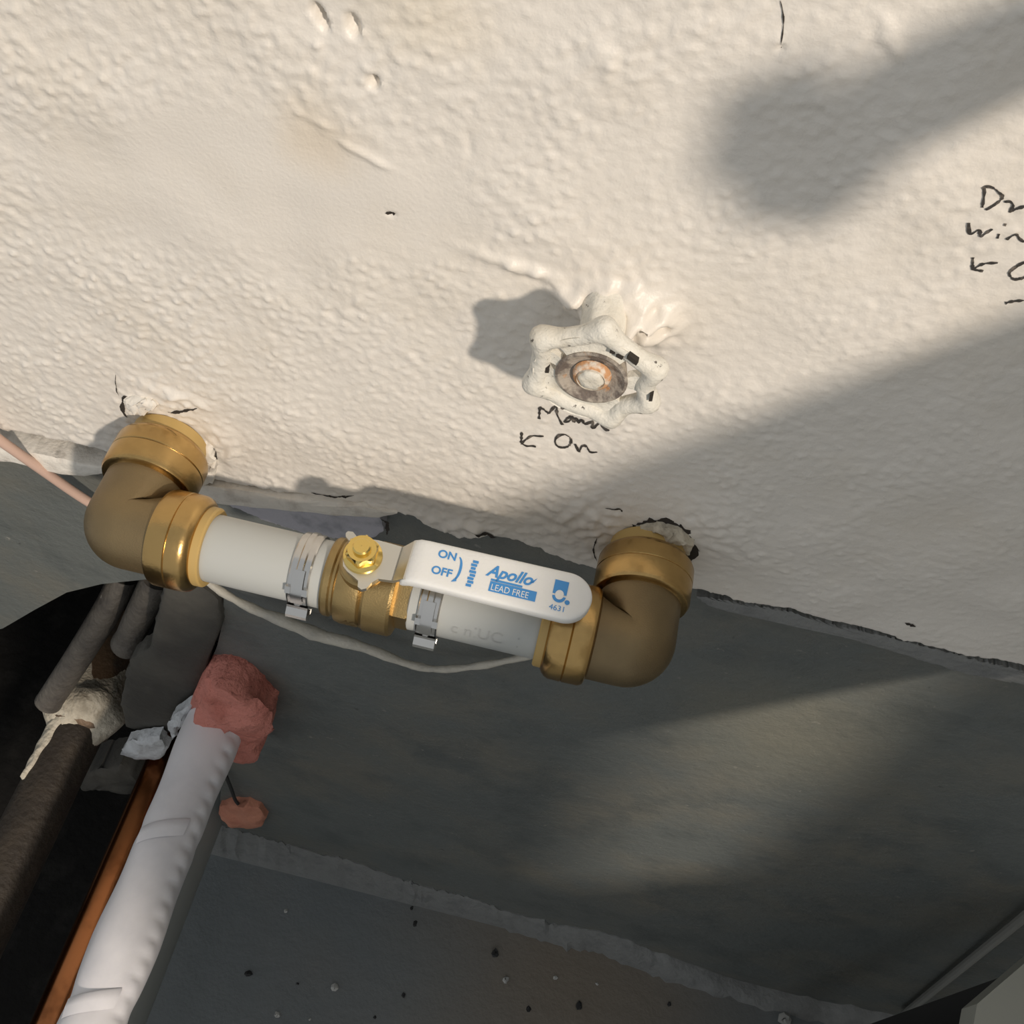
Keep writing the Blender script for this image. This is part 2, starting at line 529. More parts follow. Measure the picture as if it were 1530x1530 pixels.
c2 = lambda p: zc(0, 560, 4.371, p)
c6 = lambda p: zc(200, 680, 2.186, p)
ribbon([(.0030, c6([(190, 84), (270, 94), (360, 108), (440, 124)])), (.0022, c6([(440, 124), (500, 130), (556, 137)])), (.0012, c6([(580, 122), (660, 134), (720, 130)])),
        (.0016, c2([(1100, 238), (1190, 232), (1290, 212)])), (.0022, c2([(835, 270), (805, 230), (805, 170), (830, 138), (860, 160)])),
        (.0014, c2([(860, 160), (900, 165), (945, 170), (980, 190)])), (.0018, c2([(1320, 455), (1390, 460), (1410, 520), (1400, 600)])),
        (.0012, c2([(1290, 570), (1370, 575)])), (.0005, c2([(755, 0), (760, 90), (778, 140)])),
        (.0022, c6([(812, 197), (828, 215), (828, 255)])), (.0025, c6([(1115, 247), (1150, 250), (1188, 262)])),
        (.0004, [(1166, 0), (1171, 30), (1167, 66)]), (.0010, [(1164, 73), (1168, 73)]), (.0016, [(576, 319), (590, 321)]),
        (.0022, [(878, 468), (886, 458), (892, 450)]), (.0022, [(1352, 930), (1368, 935)]), (.0008, [(893, 800), (887, 820), (892, 838)]),
        (.0010, [(1035, 815), (1046, 822)]), (.0009, [(905, 757), (925, 760), (930, 764)])], .0014, M['crack'], 'wall_crack', wall, taper=True)

# strip of plaster left below the crack, and the smears on the grey wall
mb = MB(); mb.add(*slab(c2([(-700, 380), (0, 478), (200, 508), (420, 550), (700, 606), (700, 640), (550, 662), (250, 612), (140, 562), (0, 562), (-700, 470)]), .000, .012, .0015, .0006, 6, .25, (1, .97, .9, .7)))
tr = mb.build('trim_1', M['plaster_raw'], angle=50); tag(tr, kind='structure')
mb = MB(); mb.add(*slab(c6([(120, 88), (200, 92), (360, 116), (500, 138), (640, 152), (760, 170), (860, 190), (800, 204), (640, 190), (420, 168), (290, 160), (170, 130)]), -.0025, .018, .0015, .0006, 6, .3, (1, .97, .9, .7)))
tr = mb.build('trim_2', M['plaster_raw'], angle=50); tag(tr, kind='structure')
mb = MB(); mb.add(*slab(c6([(270, 150), (420, 162), (640, 182), (800, 200), (818, 240), (790, 268), (680, 276), (560, 255), (430, 215), (330, 170)]), .010, .006, .001, .0002, 3, .8, (1, .97, .9, .7)))
tr = mb.build('trim_3', M['lavender'], angle=50); tag(tr, kind='structure')
mb = MB(); mb.add(*slab([(1040, 890), (1100, 900), (1180, 914), (1250, 934), (1330, 952), (1530, 1003), (1700, 1043), (1700, 1062), (1530, 1022), (1450, 1008), (1350, 978), (1250, 948), (1180, 928), (1110, 918), (1060, 906)], .008, .008, .001, .0002, 3, .8, (1, .97, .9, .7)))
tr = mb.build('trim_4', M['mortar'], angle=50); tag(tr, kind='structure')

# ------------------------------------------------------------------ lower grey wall with the broken-out hole, floor
ZF = (at(740, 1375, YG))[2]
top = [(-2000, 200), (3000, 1300)]
hole_px = [(-500, 1010), (-300, 1000), (-120, 965), (0, 936), (50, 912), (95, 885), (150, 872), (215, 866), (262, 868), (300, 872), (328, 892), (334, 925), (322, 965), (306, 1010), (298, 1050), (318, 1090), (330, 1150), (326, 1225)]
hw = [at(x, y, YG) for x, y in hole_px]
for p in hw[1:-1]: p += rng.normal(0, .002, 3) * np.array([1, 0, 1])
hw[0][2] = hw[1][2]
bottom_r = hw[-1].copy(); bottom_r[2] = ZF - .02
bottom_l = hw[0].copy(); bottom_l[2] = ZF - .02
outl = [np.array([-1.6, YG, -.30]), np.array([-1.6, YG, ZF - .02]), bottom_l] + hw + [bottom_r, np.array([1.6, YG, ZF - .02]), np.array([1.6, YG, -.30])]
n = len(outl)
tris = tessellate_polygon([[Vector((p[0], p[2], 0)) for p in outl]])
V = [tuple(p) for p in outl] + [(p[0], YG + .11, p[2]) for p in outl]
F = []
for t in tris:
    a, b, c = (Vector((outl[i][0], outl[i][2], 0)) for i in t)
    t = tuple(t)
    if (b - a).cross(c - a).z < 0: t = t[::-1]
    F.append(t); F.append(tuple(i + n for i in t[::-1]))
for i in range(n):
    F.append(((i + 1) % n, i, i + n, (i + 1) % n + n))
wl = obj('wall_lower', V, F, M['concrete'], smooth=False)
tag(wl, 'grey painted concrete lower wall with a broken-out hole at left', kind='structure')
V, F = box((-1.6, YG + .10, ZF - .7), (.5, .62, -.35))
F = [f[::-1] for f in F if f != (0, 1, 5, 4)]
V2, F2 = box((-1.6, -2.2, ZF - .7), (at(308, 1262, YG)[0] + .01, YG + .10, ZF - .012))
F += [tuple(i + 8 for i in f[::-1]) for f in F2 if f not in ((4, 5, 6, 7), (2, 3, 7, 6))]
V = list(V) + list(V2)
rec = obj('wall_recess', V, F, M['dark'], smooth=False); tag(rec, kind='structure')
# floor
XC = at(308, 1262, YG)[0]
V, F = box((XC, -2.2, ZF - .05), (1.6, YG + .12, ZF))
fl = obj('floor', V, F, M['floor'], smooth=False); tag(fl, 'grey painted concrete floor far below the pipes', kind='structure')

# mortar fillet along the foot of the wall
up_px = [(300, 1222), (345, 1236), (400, 1252), (460, 1270), (520, 1284), (600, 1313), (640, 1326), (700, 1340), (760, 1362), (830, 1380), (900, 1392), (1000, 1428), (1130, 1474), (1300, 1508), (1450, 1545), (1800, 1640)]
lo_px = [(300, 1268), (345, 1276), (400, 1284), (460, 1302), (520, 1326), (600, 1340), (640, 1350), (700, 1366), (760, 1390), (830, 1412), (900, 1428), (1000, 1468), (1130, 1505), (1300, 1548), (1450, 1585), (1800, 1680)]
U = []; L = []
for t in np.linspace(0, len(up_px) - 1, 160):
    i = min(int(t), len(up_px) - 2); a = t - i
    ux = up_px[i][0] * (1 - a) + up_px[i + 1][0] * a; uy = up_px[i][1] * (1 - a) + up_px[i + 1][1] * a
    lx = lo_px[i][0] * (1 - a) + lo_px[i + 1][0] * a; ly = lo_px[i][1] * (1 - a) + lo_px[i + 1][1] * a
    pu = at(ux, uy + rng.normal(0, 1.2), YG); pu[2] = max(pu[2], ZF + .006)
    pl = atz(lx, ly + rng.normal(0, 2.2), ZF); pl[1] = min(pl[1], YG - .006)
    U.append(pu); L.append(pl)
V = []; F = []
for pu, pl in zip(U, L):
    if pu[0] < XC + .004: pu[0] = pl[0] = XC + .004
    mid = (pu + pl) * .5 + np.array([0, -.002, .002]) + rng.normal(0, .0012, 3)
    V += [pu + [0, .004, 0], pu + [0, -.001, 0], mid, pl + [0, 0, .001], pl - [0, 0, .004]]
for i in range(len(U) - 1):
    for k in range(4): F.append((i * 5 + k, i * 5 + k + 1, (i + 1) * 5 + k + 1, (i + 1) * 5 + k))
tr = obj('trim_5', V, F, M['mortar'], angle=60); tag(tr, 'pale mortar fillet between grey wall and floor', kind='structure')


def pebbles(name, spots, m):
    mb = MB()
    for (px, py, r) in spots:
        c = atz(px, py, ZF + r * .35)
        a = rng.uniform(.6, 1.3, 3) * r
        Vv = []; S = 7
        for i in range(5):
            ph = math.pi * (i + .0) / 4
            for k in range(S):
                th = 2 * math.pi * k / S
                Vv.append(c + np.array([a[0] * math.sin(ph) * math.cos(th), a[1] * math.sin(ph) * math.sin(th), .5 * a[2] * math.cos(ph)]) + rng.normal(0, r * .12, 3))
        Ff = [(i * S + k, i * S + (k + 1) % S, (i + 1) * S + (k + 1) % S, (i + 1) * S + k) for i in range(4) for k in range(S)]
        mb.add(Vv, Ff)
    return mb.build(name, m, angle=30)


dk = [(865, 1503, .0045), (790, 1508, .003), (603, 1487, .003), (740, 1425, .004), (620, 1383, .003), (615, 1360, .0025), (371, 1455, .0035), (445, 1470, .002), (560, 1520, .002), (1000, 1500, .003)]
for (x0, y0, x1, y1, nn, r) in [(608, 1322, 640, 1326, 14, .006), (638, 1332, 678, 1344, 12, .005), (720, 1354, 770, 1366, 16, .006), (770, 1366, 800, 1380, 12, .004), (800, 1385, 835, 1396, 8, .004)]:
    for k in range(nn):
        a = rng.random(); dk.append((x0 + (x1 - x0) * a, y0 + (y1 - y0) * a + rng.normal(0, 3), r * rng.uniform(.5, 1)))
d = pebbles('black_grit', dk, M['debris'])
for v in d.data.vertices:
    if v.co.y > YG - .03: v.co.z += .010
tag(d, 'black crumbs of grit scattered along the foot of the grey wall', 'debris', kind='stuff')
d = pebbles('paint_flakes', [(755, 1464, .0048), (500, 1475, .004), (830, 1461, .0025), (414, 1516, .003), (463, 1523, .002), (427, 1361, .002), (892, 1470, .002), (1172, 1522, .007)], M['chip'])
tag(d, 'small white paint flakes scattered on the grey floor', 'debris', kind='stuff')

# ------------------------------------------------------------------ the pipe run
YP = -.050
PL = at(187, 788, YP); PR = at(945, 966, YP)
zp = (PL[2] + PR[2]) / 2
print('corner z', PL, PR)
XD = PR - PL; XD /= np.linalg.norm(XD)
ax = lambda t: PL + XD * t                       # point on the pipe axis, metres right of the left corner
LEN = np.linalg.norm(PR - PL)


def px_t(px):                                     # axis parameter seen at photo column px
    lo_, hi_ = -.1, LEN + .1
    for _ in range(50):
        m_ = (lo_ + hi_) / 2; c = R.T @ (ax(m_) - CAM)
        if 765 + FPX * c[0] / -c[2] < px: lo_ = m_
        else: hi_ = m_
    return lo_


RN, RC, RP = .0172, .0206, .01430


def elbow(corner, xd, label, seam):
    e = empty('pipe_elbow', corner, label, 'pipe elbow', 'brass push-fit elbows on the wall')
    yd = np.array([0, 1.0, 0]); xd = np.array(xd)
    rb = .0035
    path = [corner + yd * .034, corner + yd * .026, corner + yd * .018]
    for k in range(0, 13):
        a = math.pi / 2 * k / 12
        path.append(corner + yd * rb * (1 - math.sin(a)) + xd * rb * (1 - math.cos(a)))
    path += [corner + xd * .016, corner + xd * .02, corner + xd * .024]
    # cast body: outer wall swept, inner side folded to a crease
    V, F = sweep(path, RN, 48)
    V = np.array(V)
    # push points that crossed the crease back to the mitre plane
    nrm = (yd - xd) / math.sqrt(2)
    n_sec = len(path)
    for i in range(n_sec):
        side = 1 if i < n_sec // 2 else -1
        for k in range(48):
            p = V[i * 48 + k] - corner
            dd = p.dot(nrm)
            if dd * side < 0:
                V[i * 48 + k] = corner + p - nrm * dd
    obj('body', V, F, M['brass_cast'], e, angle=50)

    def collar(org, d, L, nm='collar'):
        pr = [(-.001, RN - .001), (0, RN + .0006), (0, RC - .0022), (.0006, RC - .0008), (.0022, RC), (L * .5 - .0004, RC + .0001), (L * .5, RC - .00035), (L * .5 + .0004, RC + .0001), (L - .004, RC),
              (L - .0022, RC - .0007), (L - .0009, RC - .0020), (L, RC - .0033), (L, RP - .0005)]
        return obj(nm, *lathe(org, d, pr, 64), M['brass'], e, angle=40)

    def ring(org, d, L):
        pr = [(-.001, RP), (-.001, RC - .0036), (L - .0007, RC - .0037), (L, RC - .0044), (L, RP + .0001)]
        return obj('release_ring', *lathe(org, d, pr, 56), M['ring'], e, angle=40)

    collar(corner + yd * .0215, yd, .0215)
    rg = ring(corner + yd * .043, yd, .006)
    collar(corner + xd * .0165, xd, .0185)
    ring(corner + xd * .035, xd, .0035)
    return e


def stub(name, org, lbl):
    e = obj(name, *lathe(org, (0, 1, 0), [(.044, RP), (.05, RP), (.09, RP), (.09, .005)], 32), M['pex'])
    return e


eL = elbow(PL, XD, 'left brass elbow coming out of the wall beside the pinkish cable', 1)
eR = elbow(PR, -XD, 'right brass elbow under the ragged hole, beside the white lever tip', 1)

# plastic pipes
tA, tB = .0345, px_t(497)
tC, tD = px_t(619), LEN - .0345
p1 = obj('plastic_pipe', *lathe(ax(0), XD, [(tA - .01, RP - .002), (tA - .01, RP), (tB - .0005, RP), (tB, RP - .0006), (tB, .010)], 64), M['pex'])
tag(p1, 'milky white plastic pipe between left brass elbow and valve', 'pipe', 'plastic pipe lengths of the valve run')
p2 = obj('plastic_pipe', *lathe(ax(0), XD, [(tC, .010), (tC, RP - .0006), (tC + .0005, RP), (tD + .01, RP), (tD + .01, RP - .002)], 64), M['pex'])
tag(p2, 'greyish plastic pipe under the white lever, joining right brass elbow', 'pipe', 'plastic pipe lengths of the valve run')


# clamps
def clamp(pc, label, ear_dir, wd=.0088):
    tc = px_t(pc)
    o_ = ax(tc)
    e = empty('pipe_clamp', o_, label, 'clamp', 'stainless pinch clamps on the plastic pipe')
    h = wd / 2
    pr = [(-h, RP + .0001), (-h, RP + .0010), (-h + .0006, RP + .0014), (-.0016, RP + .0014), (-.0010, RP + .0019), (.0010, RP + .0019), (.0016, RP + .0014), (h - .0006, RP + .0014), (h, RP + .0010), (h, RP + .0001)]
    obj('band', *lathe(o_, XD, pr, 64), M['steel'], e, angle=25)
    d = np.array(ear_dir, float); d -= d.dot(XD) * XD; d /= np.linalg.norm(d)
    t = np.cross(XD, d)
    # pinched ear: a small folded loop standing off the band
    prof = [(-.0052, .0010), (-.0042, .0016), (-.0034, .0046), (-.0020, .0054), (0, .0046), (.0020, .0054), (.0034, .0046), (.0042, .0016), (.0052, .0010)]
    V = []; F = []
    for s in (-h, h):
        for a, b in prof: V.append(o_ + d * (RP + .0008 + b - a * a * 25) + t * a + XD * s)
        for a, b in prof: V.append(o_ + d * (RP + .0000 + b * .75 - a * a * 25) + t * a * .85 + XD * s)
    m_ = len(prof)
    for k in range(m_ - 1):
        F.append((k, k + 1, 2 * m_ + k + 1, 2 * m_ + k)); F.append((m_ + k + 1, m_ + k, 3 * m_ + k, 3 * m_ + k + 1))
        F.append((k + 1, k, m_ + k, m_ + k + 1)); F.append((2 * m_ + k, 2 * m_ + k + 1, 3 * m_ + k + 1, 3 * m_ + k))
    obj('ear', V, F, M['steel'], e, angle=30)
    # overlapping tongue with its two retaining tabs
    V = []; F = []
    S = 10
    for s in (-h * .55, h * .55):
        for k in range(S + 1):
            th = .5 + 1.0 * k / S
            V.append(o_ + (d * math.cos(th) - t * math.sin(th)) * (RP + .0022) + XD * s)
    for k in range(S): F.append((k, k + 1, S + 2 + k, S + 1 + k))
    obj('tongue', V, F, M['steel'], e, angle=30)
    for s in (-h * .8, h * .8):
        th = .95
        p = o_ + (d * math.cos(th) - t * math.sin(th)) * (RP + .0018) + XD * s
        rd = (d * math.cos(th) - t * math.sin(th))
        tt = np.cross(XD, rd)
        V = []
        for a in (-1, 1):
            for b in (-1, 1):
                for c in (-1, 1):
                    V.append(p + XD * a * .0011 + tt * b * .0016 + rd * c * .0009)
        F = [(0, 1, 3, 2), (4, 6, 7, 5), (0, 4, 5, 1), (2, 3, 7, 6), (0, 2, 6, 4), (1, 5, 7, 3)]
        obj('tab', V, F, M['steel'], e, smooth=False)
    return e


clamp(462, 'steel pinch clamp left of the valve body', (0, -.9, -.45))
clamp(650, 'steel pinch clamp right of the valve under the white lever', (0, -.95, -.5))

# ball valve
t0, t1, t2, t3, t4, t5 = px_t(492), px_t(510), px_t(552), px_t(575), px_t(600), px_t(622)
vc = ax((t1 + t4) / 2)
bv = empty('ball_valve', vc, 'brass ball valve with white vinyl-sleeved lever', 'valve')
bodyprof = [(t0 - .0002, .009), (t0, .0138), (t0 + .0006, .0160), (t0 + .0016, .0166), (t1 - .0014, .0166), (t1 - .0006, .0158), (t1 + .0004, .0158), (t1 + .0016, .0176), (t1 + .004, .0182), (t2 - .002, .0182),
            (t2 - .0008, .0180), (t2, .0172), (t2 + .0008, .0181), (t2 + .002, .0190), (t4 - .0018, .0190), (t4 - .0006, .0183), (t4, .0165), (t4 + .0002, .012)]
obj('body', *lathe(ax(0), XD, bodyprof, 64), M['brass_valve'], bv, angle=30)
HEXR = .0152


def hexw(t, r, th):
    if r < .0125: return r
    a = (th + .35) % (math.pi / 3) - math.pi / 6
    return min(r, HEXR * math.cos(math.pi / 6) / math.cos(a))


obj('hex_end', *lathe(ax(0), XD, [(t4 - .001, .0152), (t4 + .0008, .0152), (t5 - .0012, .0152), (t5 - .0004, .0145), (t5, .0135), (t5 + .0001, .0100)], 72, hexw), M['brass_valve'], bv, angle=20)
# stem and bonnet, straight up
ST = np.array([0, -.10, .995]); ST /= np.linalg.norm(ST)
zn = .0330
# axis point below the nut: nut centre appears at (540,826)
best = min(np.arange(t1 - .01, t4 + .01, .0002), key=lambda t: abs((lambda c: 765 + FPX * c[0] / -c[2])(R.T @ (ax(t) + ST * zn - CAM)) - 541))
so = ax(best)
obj('bonnet', *lathe(so, ST, [(.010, .0098), (.0195, .0098), (.0205, .0090), (.0212, .0070), (.0245, .0068), (.0245, .003)], 40), M['brass_valve'], bv, angle=30)
c = R.T @ (so + ST * zn - CAM); print('nut at', 765 + FPX * c[0] / -c[2], 765 - FPX * c[1] / -c[2])

LV = XD.copy(); LV = LV - LV.dot(ST) * ST; LV /= np.linalg.norm(LV)      # along lever
LW = np.cross(ST, LV)                                                     # across, towards the wall


def lp(u, v, h): return so + LV * u + LW * v + ST * h


def plate(outline, h, th, hfun=None):
    """flat plate from an outline in lever coordinates (u, v)"""
    n_ = len(outline)
    hf = hfun or (lambda u: 0)
    V = [lp(u, v, h + hf(u)) for u, v in outline] + [lp(u, v, h - th + hf(u)) for u, v in outline]
    tr_ = tessellate_polygon([[Vector((u, v, 0)) for u, v in outline]])
    F = []
    for t in tr_:
        a, b, c_ = (Vector((*outline[i], 0)) for i in t); t = tuple(t)
        if (b - a).cross(c_ - a).z < 0: t = t[::-1]
        F.append(t); F.append(tuple(i + n_ for i in t[::-1]))
    for i in range(n_): F.append((i, (i + 1) % n_, (i + 1) % n_ + n_, i + n_))
    return V, F


HP = .0268
lever_out = [(-.0088, .0090), (-.0068, .0092), (-.0045, .0074), (.004, .0082), (.010, .0080), (.0140, .0078), (.0140, -.0072), (.0085, -.0078), (.0065, -.0100), (.0052, -.0128), (.0035, -.0138), (.0018, -.0130), (.0012, -.0105), (-.0012, -.0092), (-.0040, -.0078), (-.0062, -.0060), (-.0072, -.0030), (-.0074, .0010), (-.0070, .0050), (-.0090, .0066), (-.0094, .0080)]
lv = obj('lever', *plate(lever_out, HP, .0022), M['zinc'], bv, smooth=False)
# joggle up to the sleeve
JU, JH = .0165, .0062
V, F = plate([(.0135, .0078), (.0215, .0082), (.0215, -.0074), (.0135, -.0072)], HP, .0022)
V = []
for u, v0, v1, h in [(.0135, -.0072, .0078, 0), (.0140, -.0072, .0078, 0), (.0185, -.0080, .0086, JH), (.024, -.0080, .0086, JH)]:
    for v in (v0, v1):
        V.append(lp(u, v, HP + h)); V.append(lp(u, v, HP + h - .0022))
F = []
for i in range(3):
    b = i * 4
    F += [(b, b + 4, b + 6, b + 2), (b + 1, b + 3, b + 7, b + 5), (b, b + 1, b + 5, b + 4), (b + 2, b + 6, b + 7, b + 3)]
obj('joggle', V, F, M['zinc'], lv, smooth=False)
# vinyl sleeve: rounded-rectangle loft with a round tip
U0, U1 = .0172, .0905
V = []; F = []
secs = []
SW0, SW1, SH = .0094, .0100, .0030
us = list(np.linspace(0, 1, 20))
for u_ in us:
    secs.append((U0 + .004 + (U1 - SW1 - U0 - .004) * u_, SW0 + (SW1 - SW0) * u_, SH))
pre = [(U0, SW0 * .93, SH * .75), (U0 + .0012, SW0 * .985, SH * .95)]
tip = [(U1 - SW1 + SW1 * math.sin(a), SW1 * math.cos(a) if a < 1.5 else .0006, SH * (math.cos(max(0, a - .9) * 1.2))) for a in np.linspace(.12, 1.56, 14)]
secs = pre + secs + tip
SG = 28
for i, (u, hw_, hh) in enumerate(secs):
    for k in range(SG):
        th = 2 * math.pi * k / SG
        cx, sx = math.cos(th), math.sin(th)
        e_ = .34
        v = hw_ * math.copysign(abs(cx) ** e_, cx); h = hh * math.copysign(abs(sx) ** e_, sx)
        uu = u
        drop = -.0034 * max(0, 1 - (u - U0) / .006) ** 2
        V.append(lp(uu, v + .0004, HP + JH - .0011 + h + drop))
for i in range(len(secs) - 1):
    for k in range(SG):
        k2 = (k + 1) % SG
        F.append((i * SG + k, i * SG + k2, (i + 1) * SG + k2, (i + 1) * SG + k))
F.append(tuple(range(SG))[::-1]); F.append(tuple((len(secs) - 1) * SG + k for k in range(SG)))
sl = obj('grip_sleeve', V, F, M['vinyl'], lv, angle=50)
HT = HP + JH - .0011 + SH + .00015


def text_mesh(body, size, shear=0.0, offset=0.0):
    cu = bpy.data.curves.new('t', 'FONT'); cu.body = body; cu.size = size; cu.shear = shear; cu.offset = offset
    ob = bpy.data.objects.new('t', cu); COL.objects.link(ob)
    dg = bpy.context.evaluated_depsgraph_get()
    me = bpy.data.meshes.new_from_object(ob.evaluated_get(dg))
    V = [tuple(v.co) for v in me.vertices]; F = [tuple(p.vertices) for p in me.polygons]
    bpy.data.objects.remove(ob); bpy.data.curves.remove(cu); bpy.data.meshes.remove(me)
    return np.array(V), F


def lettering(name, body, u, v, size, m=None, rot=0.0, shear=0.0, offset=0.0, sx=1.0, lift=0.0, parent=None):
    V, F = text_mesh(body, size, shear, offset)
    ca, sa = math.cos(rot), math.sin(rot)
    P = [lp(u + x * sx * ca - y * sa, v + x * sx * sa + y * ca, HT + lift) for x, y, _ in V]
    return obj(name, P, F, m or M['blue'], parent or lv, smooth=False)


def flat(name, outline, m=None, lift=0.0, parent=None):
    tr_ = tessellate_polygon([[Vector((u, v, 0)) for u, v in outline]])
    P = [lp(u, v, HT + lift) for u, v in outline]
    F = []
    for t in tr_:
        a, b, c_ = (Vector((*outline[i], 0)) for i in t); t = tuple(t)
        F.append(t if (b - a).cross(c_ - a).z > 0 else t[::-1])
    return obj(name, P, F, m or M['blue'], parent or lv, smooth=False)


lettering('lettering', 'ON', .0290, .0034, .0046, offset=.00012)
lettering('lettering', 'OFF', .0282, -.0038, .0046, offset=.00012)
arc = [(.0372 + .0022 * math.sin(a), .0003 + .0052 * math.cos(a)) for a in np.linspace(.1, 2.6, 14)] + [(.0372 + .0012 * math.sin(a), .0003 + .0046 * math.cos(a)) for a in np.linspace(2.6, .1, 14)]
flat('printed_arc', arc)
flat('arrow_head', [(.0366, -.0055), (.0386, -.0048), (.0382, -.0030)])
for k_, (w0_, w1_) in enumerate([(0, .8), (.1, 1), (0, .9), (.2, 1), (0, 1), (.1, .8), (0, .9), (.15, 1)]):
    flat('printed_dash', [(.0424 + .0026 * w0_, -.0058 + .00145 * k_), (.0424 + .0026 * w1_, -.0058 + .00145 * k_), (.0424 + .0026 * w1_, -.0047 + .00145 * k_), (.0424 + .0026 * w0_, -.0047 + .00145 * k_)])
lettering('lettering', 'Apollo', .0490, .0006, .0068, shear=.35, offset=.00018, sx=.95)
flat('printed_flash', [(.0660, .0018), (.0684, .0042), (.0672, .0018)])
flat('printed_bar', [(.0512, -.0012), (.0635, -.0012), (.0635, -.0003), (.0512, -.0003)])
flat('printed_bar', [(.0512, -.0056), (.0694, -.0056), (.0694, -.0014), (.0512, -.0014)])
lettering('lettering', 'LEAD FREE', .0518, -.0050, .0038, M['vinyl'], lift=.0001, sx=.82)
flat('printed_emblem', [(.0752, -.0002), (.0806, -.0002), (.0806, .0056), (.0752, .0056)])
flat('printed_emblem', [(.0779 + .0026 * math.cos(a), -.0010 + .0026 * math.sin(a)) for a in np.linspace(math.pi, 2 * math.pi, 14)])
flat('printed_emblem', [(.0779 + .0017 * math.cos(a), -.0004 + .0020 * math.sin(a)) for a in np.linspace(0, 2 * math.pi, 18)[:-1]], M['vinyl'], lift=.0001)
flat('printed_emblem', [(.0814 + .0010 * math.cos(a), -.0028 + .0010 * math.sin(a)) for a in np.linspace(0, 2 * math.pi, 12)[:-1]])
lettering('lettering', '4631', .0750, -.0070, .0032)

# nut with flange
nz = HP


def hexn(t, r, th):
    a = th % (math.pi / 3) - math.pi / 6
    return min(r, .0066 * math.cos(math.pi / 6) / math.cos(a)) if r > .0042 else r


nutp = obj('nut', *lathe(so, ST, [(nz, .0078), (nz + .0012, .0076), (nz + .0018, .0064), (nz + .0060, .0066), (nz + .0070, .0056), (nz + .0070, .0036)], 72,
                         lambda t, r, th: hexn(t, r, th) if t > nz + .0015 else r), M['nut'], bv, angle=25)
obj('stem_tip', *lathe(so, ST, [(nz + .006, .0036), (nz + .0086, .0036), (nz + .0092, .0030), (nz + .0093, .0001)], 28), M['nut'], nutp, angle=30)
# raised number on the body
V, F = text_mesh('400', .0075)
txt = []
ucen = px_t(527)
for x, y, _ in V:
    ang = math.radians(-18) + y / .0184          # wrapped round the body
    dvec = np.array([0, -math.cos(ang), math.sin(ang)])
    txt.append(ax(ucen + x) + dvec * .01845)
obj('raised_number', txt, F, M['brass_valve'], bv, smooth=False)
# faint print on the right-hand pipe
V, F = text_mesh('c nIUC  1', .0075)
txt = []
ucen = px_t(684)
for x, y, _ in V:
    ang = math.radians(12) + y / RP
    txt.append(ax(ucen + x) + np.array([0, -math.cos(ang), math.sin(ang)]) * (RP + .00012))
o = obj('faint_print', txt, F, M['print'], None, smooth=False)
o.parent = p2

# ragged plaster round the collars
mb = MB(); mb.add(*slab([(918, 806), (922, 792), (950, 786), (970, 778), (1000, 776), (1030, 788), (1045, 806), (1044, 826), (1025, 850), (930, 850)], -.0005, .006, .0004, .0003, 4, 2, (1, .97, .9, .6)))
hp = mb.build('hole_dark', M['crack'], wall, angle=40)  # flat dark patch round the right collar
mb = MB(); mb.add(*slab([(945, 800), (950, 792), (985, 786), (1015, 794), (1036, 812), (1030, 830), (1000, 812), (970, 804)], -.003, .006, .003, .0016, 3, .6))
mb.build('plaster_crumb', M['putty'], wall, angle=40)
mb = MB(); mb.add(*slab([(188, 594), (203, 592), (226, 597), (236, 604), (220, 612), (196, 614)], -.001, .006, .0025, .0014, 3, .6))
mb.build('plaster_crumb', M['plaster_raw'], wall, angle=40)
mb = MB(); mb.add(*slab([(296, 660), (318, 668), (323, 700), (318, 722), (300, 722), (288, 700)], -.002, .006, .003, .0016, 3, .6))
mb.build('plaster_crumb', M['plaster_raw'], wall, angle=40)

# ------------------------------------------------------------------ old hand-wheel valve
WH = at(884, 562, -.032)
hv = empty('wheel_valve', (WH[0], 0, WH[2]), 'white-painted lobed hand wheel valve with rusty hub on the plaster wall', 'valve')
tilt = Matrix.Rotation(math.radians(9), 3, 'Y') @ Matrix.Rotation(math.radians(1), 3, 'X')
wa = np.array(tilt @ Vector((0, -1, 0)))          # wheel axis, outwards
wu = np.array(tilt @ Vector((1, 0, 0))); wv = np.array(tilt @ Vector((0, 0, 1)))


def wp(r, th, h): return WH + (wu * math.cos(th) + wv * math.sin(th)) * r + wa * h


obj('stem', *lathe(WH, -wa, [(-.002, .0045), (.040, .0045)], 24), M['wheelpaint'], hv)
obj('packing_nut', *lathe(WH - wa * .018, -wa, [(0, .005), (0, .0065), (.002, .0072), (.008, .0076), (.010, .0088), (.016, .0095), (.024, .011)], 36,
                          lambda t, r, th: r * (1 + .05 * math.cos(6 * th))), M['wheelpaint'], hv, angle=40)
NL = 6
wheel = MB()
S = 168; TS = 16
V = []; F = []
ph0 = math.radians(52)
LOBES = [math.radians(d_) for d_ in (34, 98, 157, 220, 306, 350)]


def lobe(th):
    return sum(math.exp(-(((th - l_ + math.pi) % (2 * math.pi) - math.pi) / math.radians(13)) ** 2) for l_ in LOBES)


for i in range(S):
    th = 2 * math.pi * i / S
    g_ = lobe(th)
    r0 = .0166 + .0036 * g_
    tr_ = .0031 + .0013 * g_
    for k in range(TS):
        a = 2 * math.pi * k / TS
        V.append(wp(r0 + tr_ * math.cos(a), th, -.001 + tr_ * .95 * math.sin(a)))
for i in range(S):
    for k in range(TS):
        i2 = (i + 1) % S; k2 = (k + 1) % TS
        F.append((i * TS + k, i2 * TS + k, i2 * TS + k2, i * TS + k2))
wheelo = obj('hand_wheel', V, F, M['wheelpaint'], hv, angle=60)
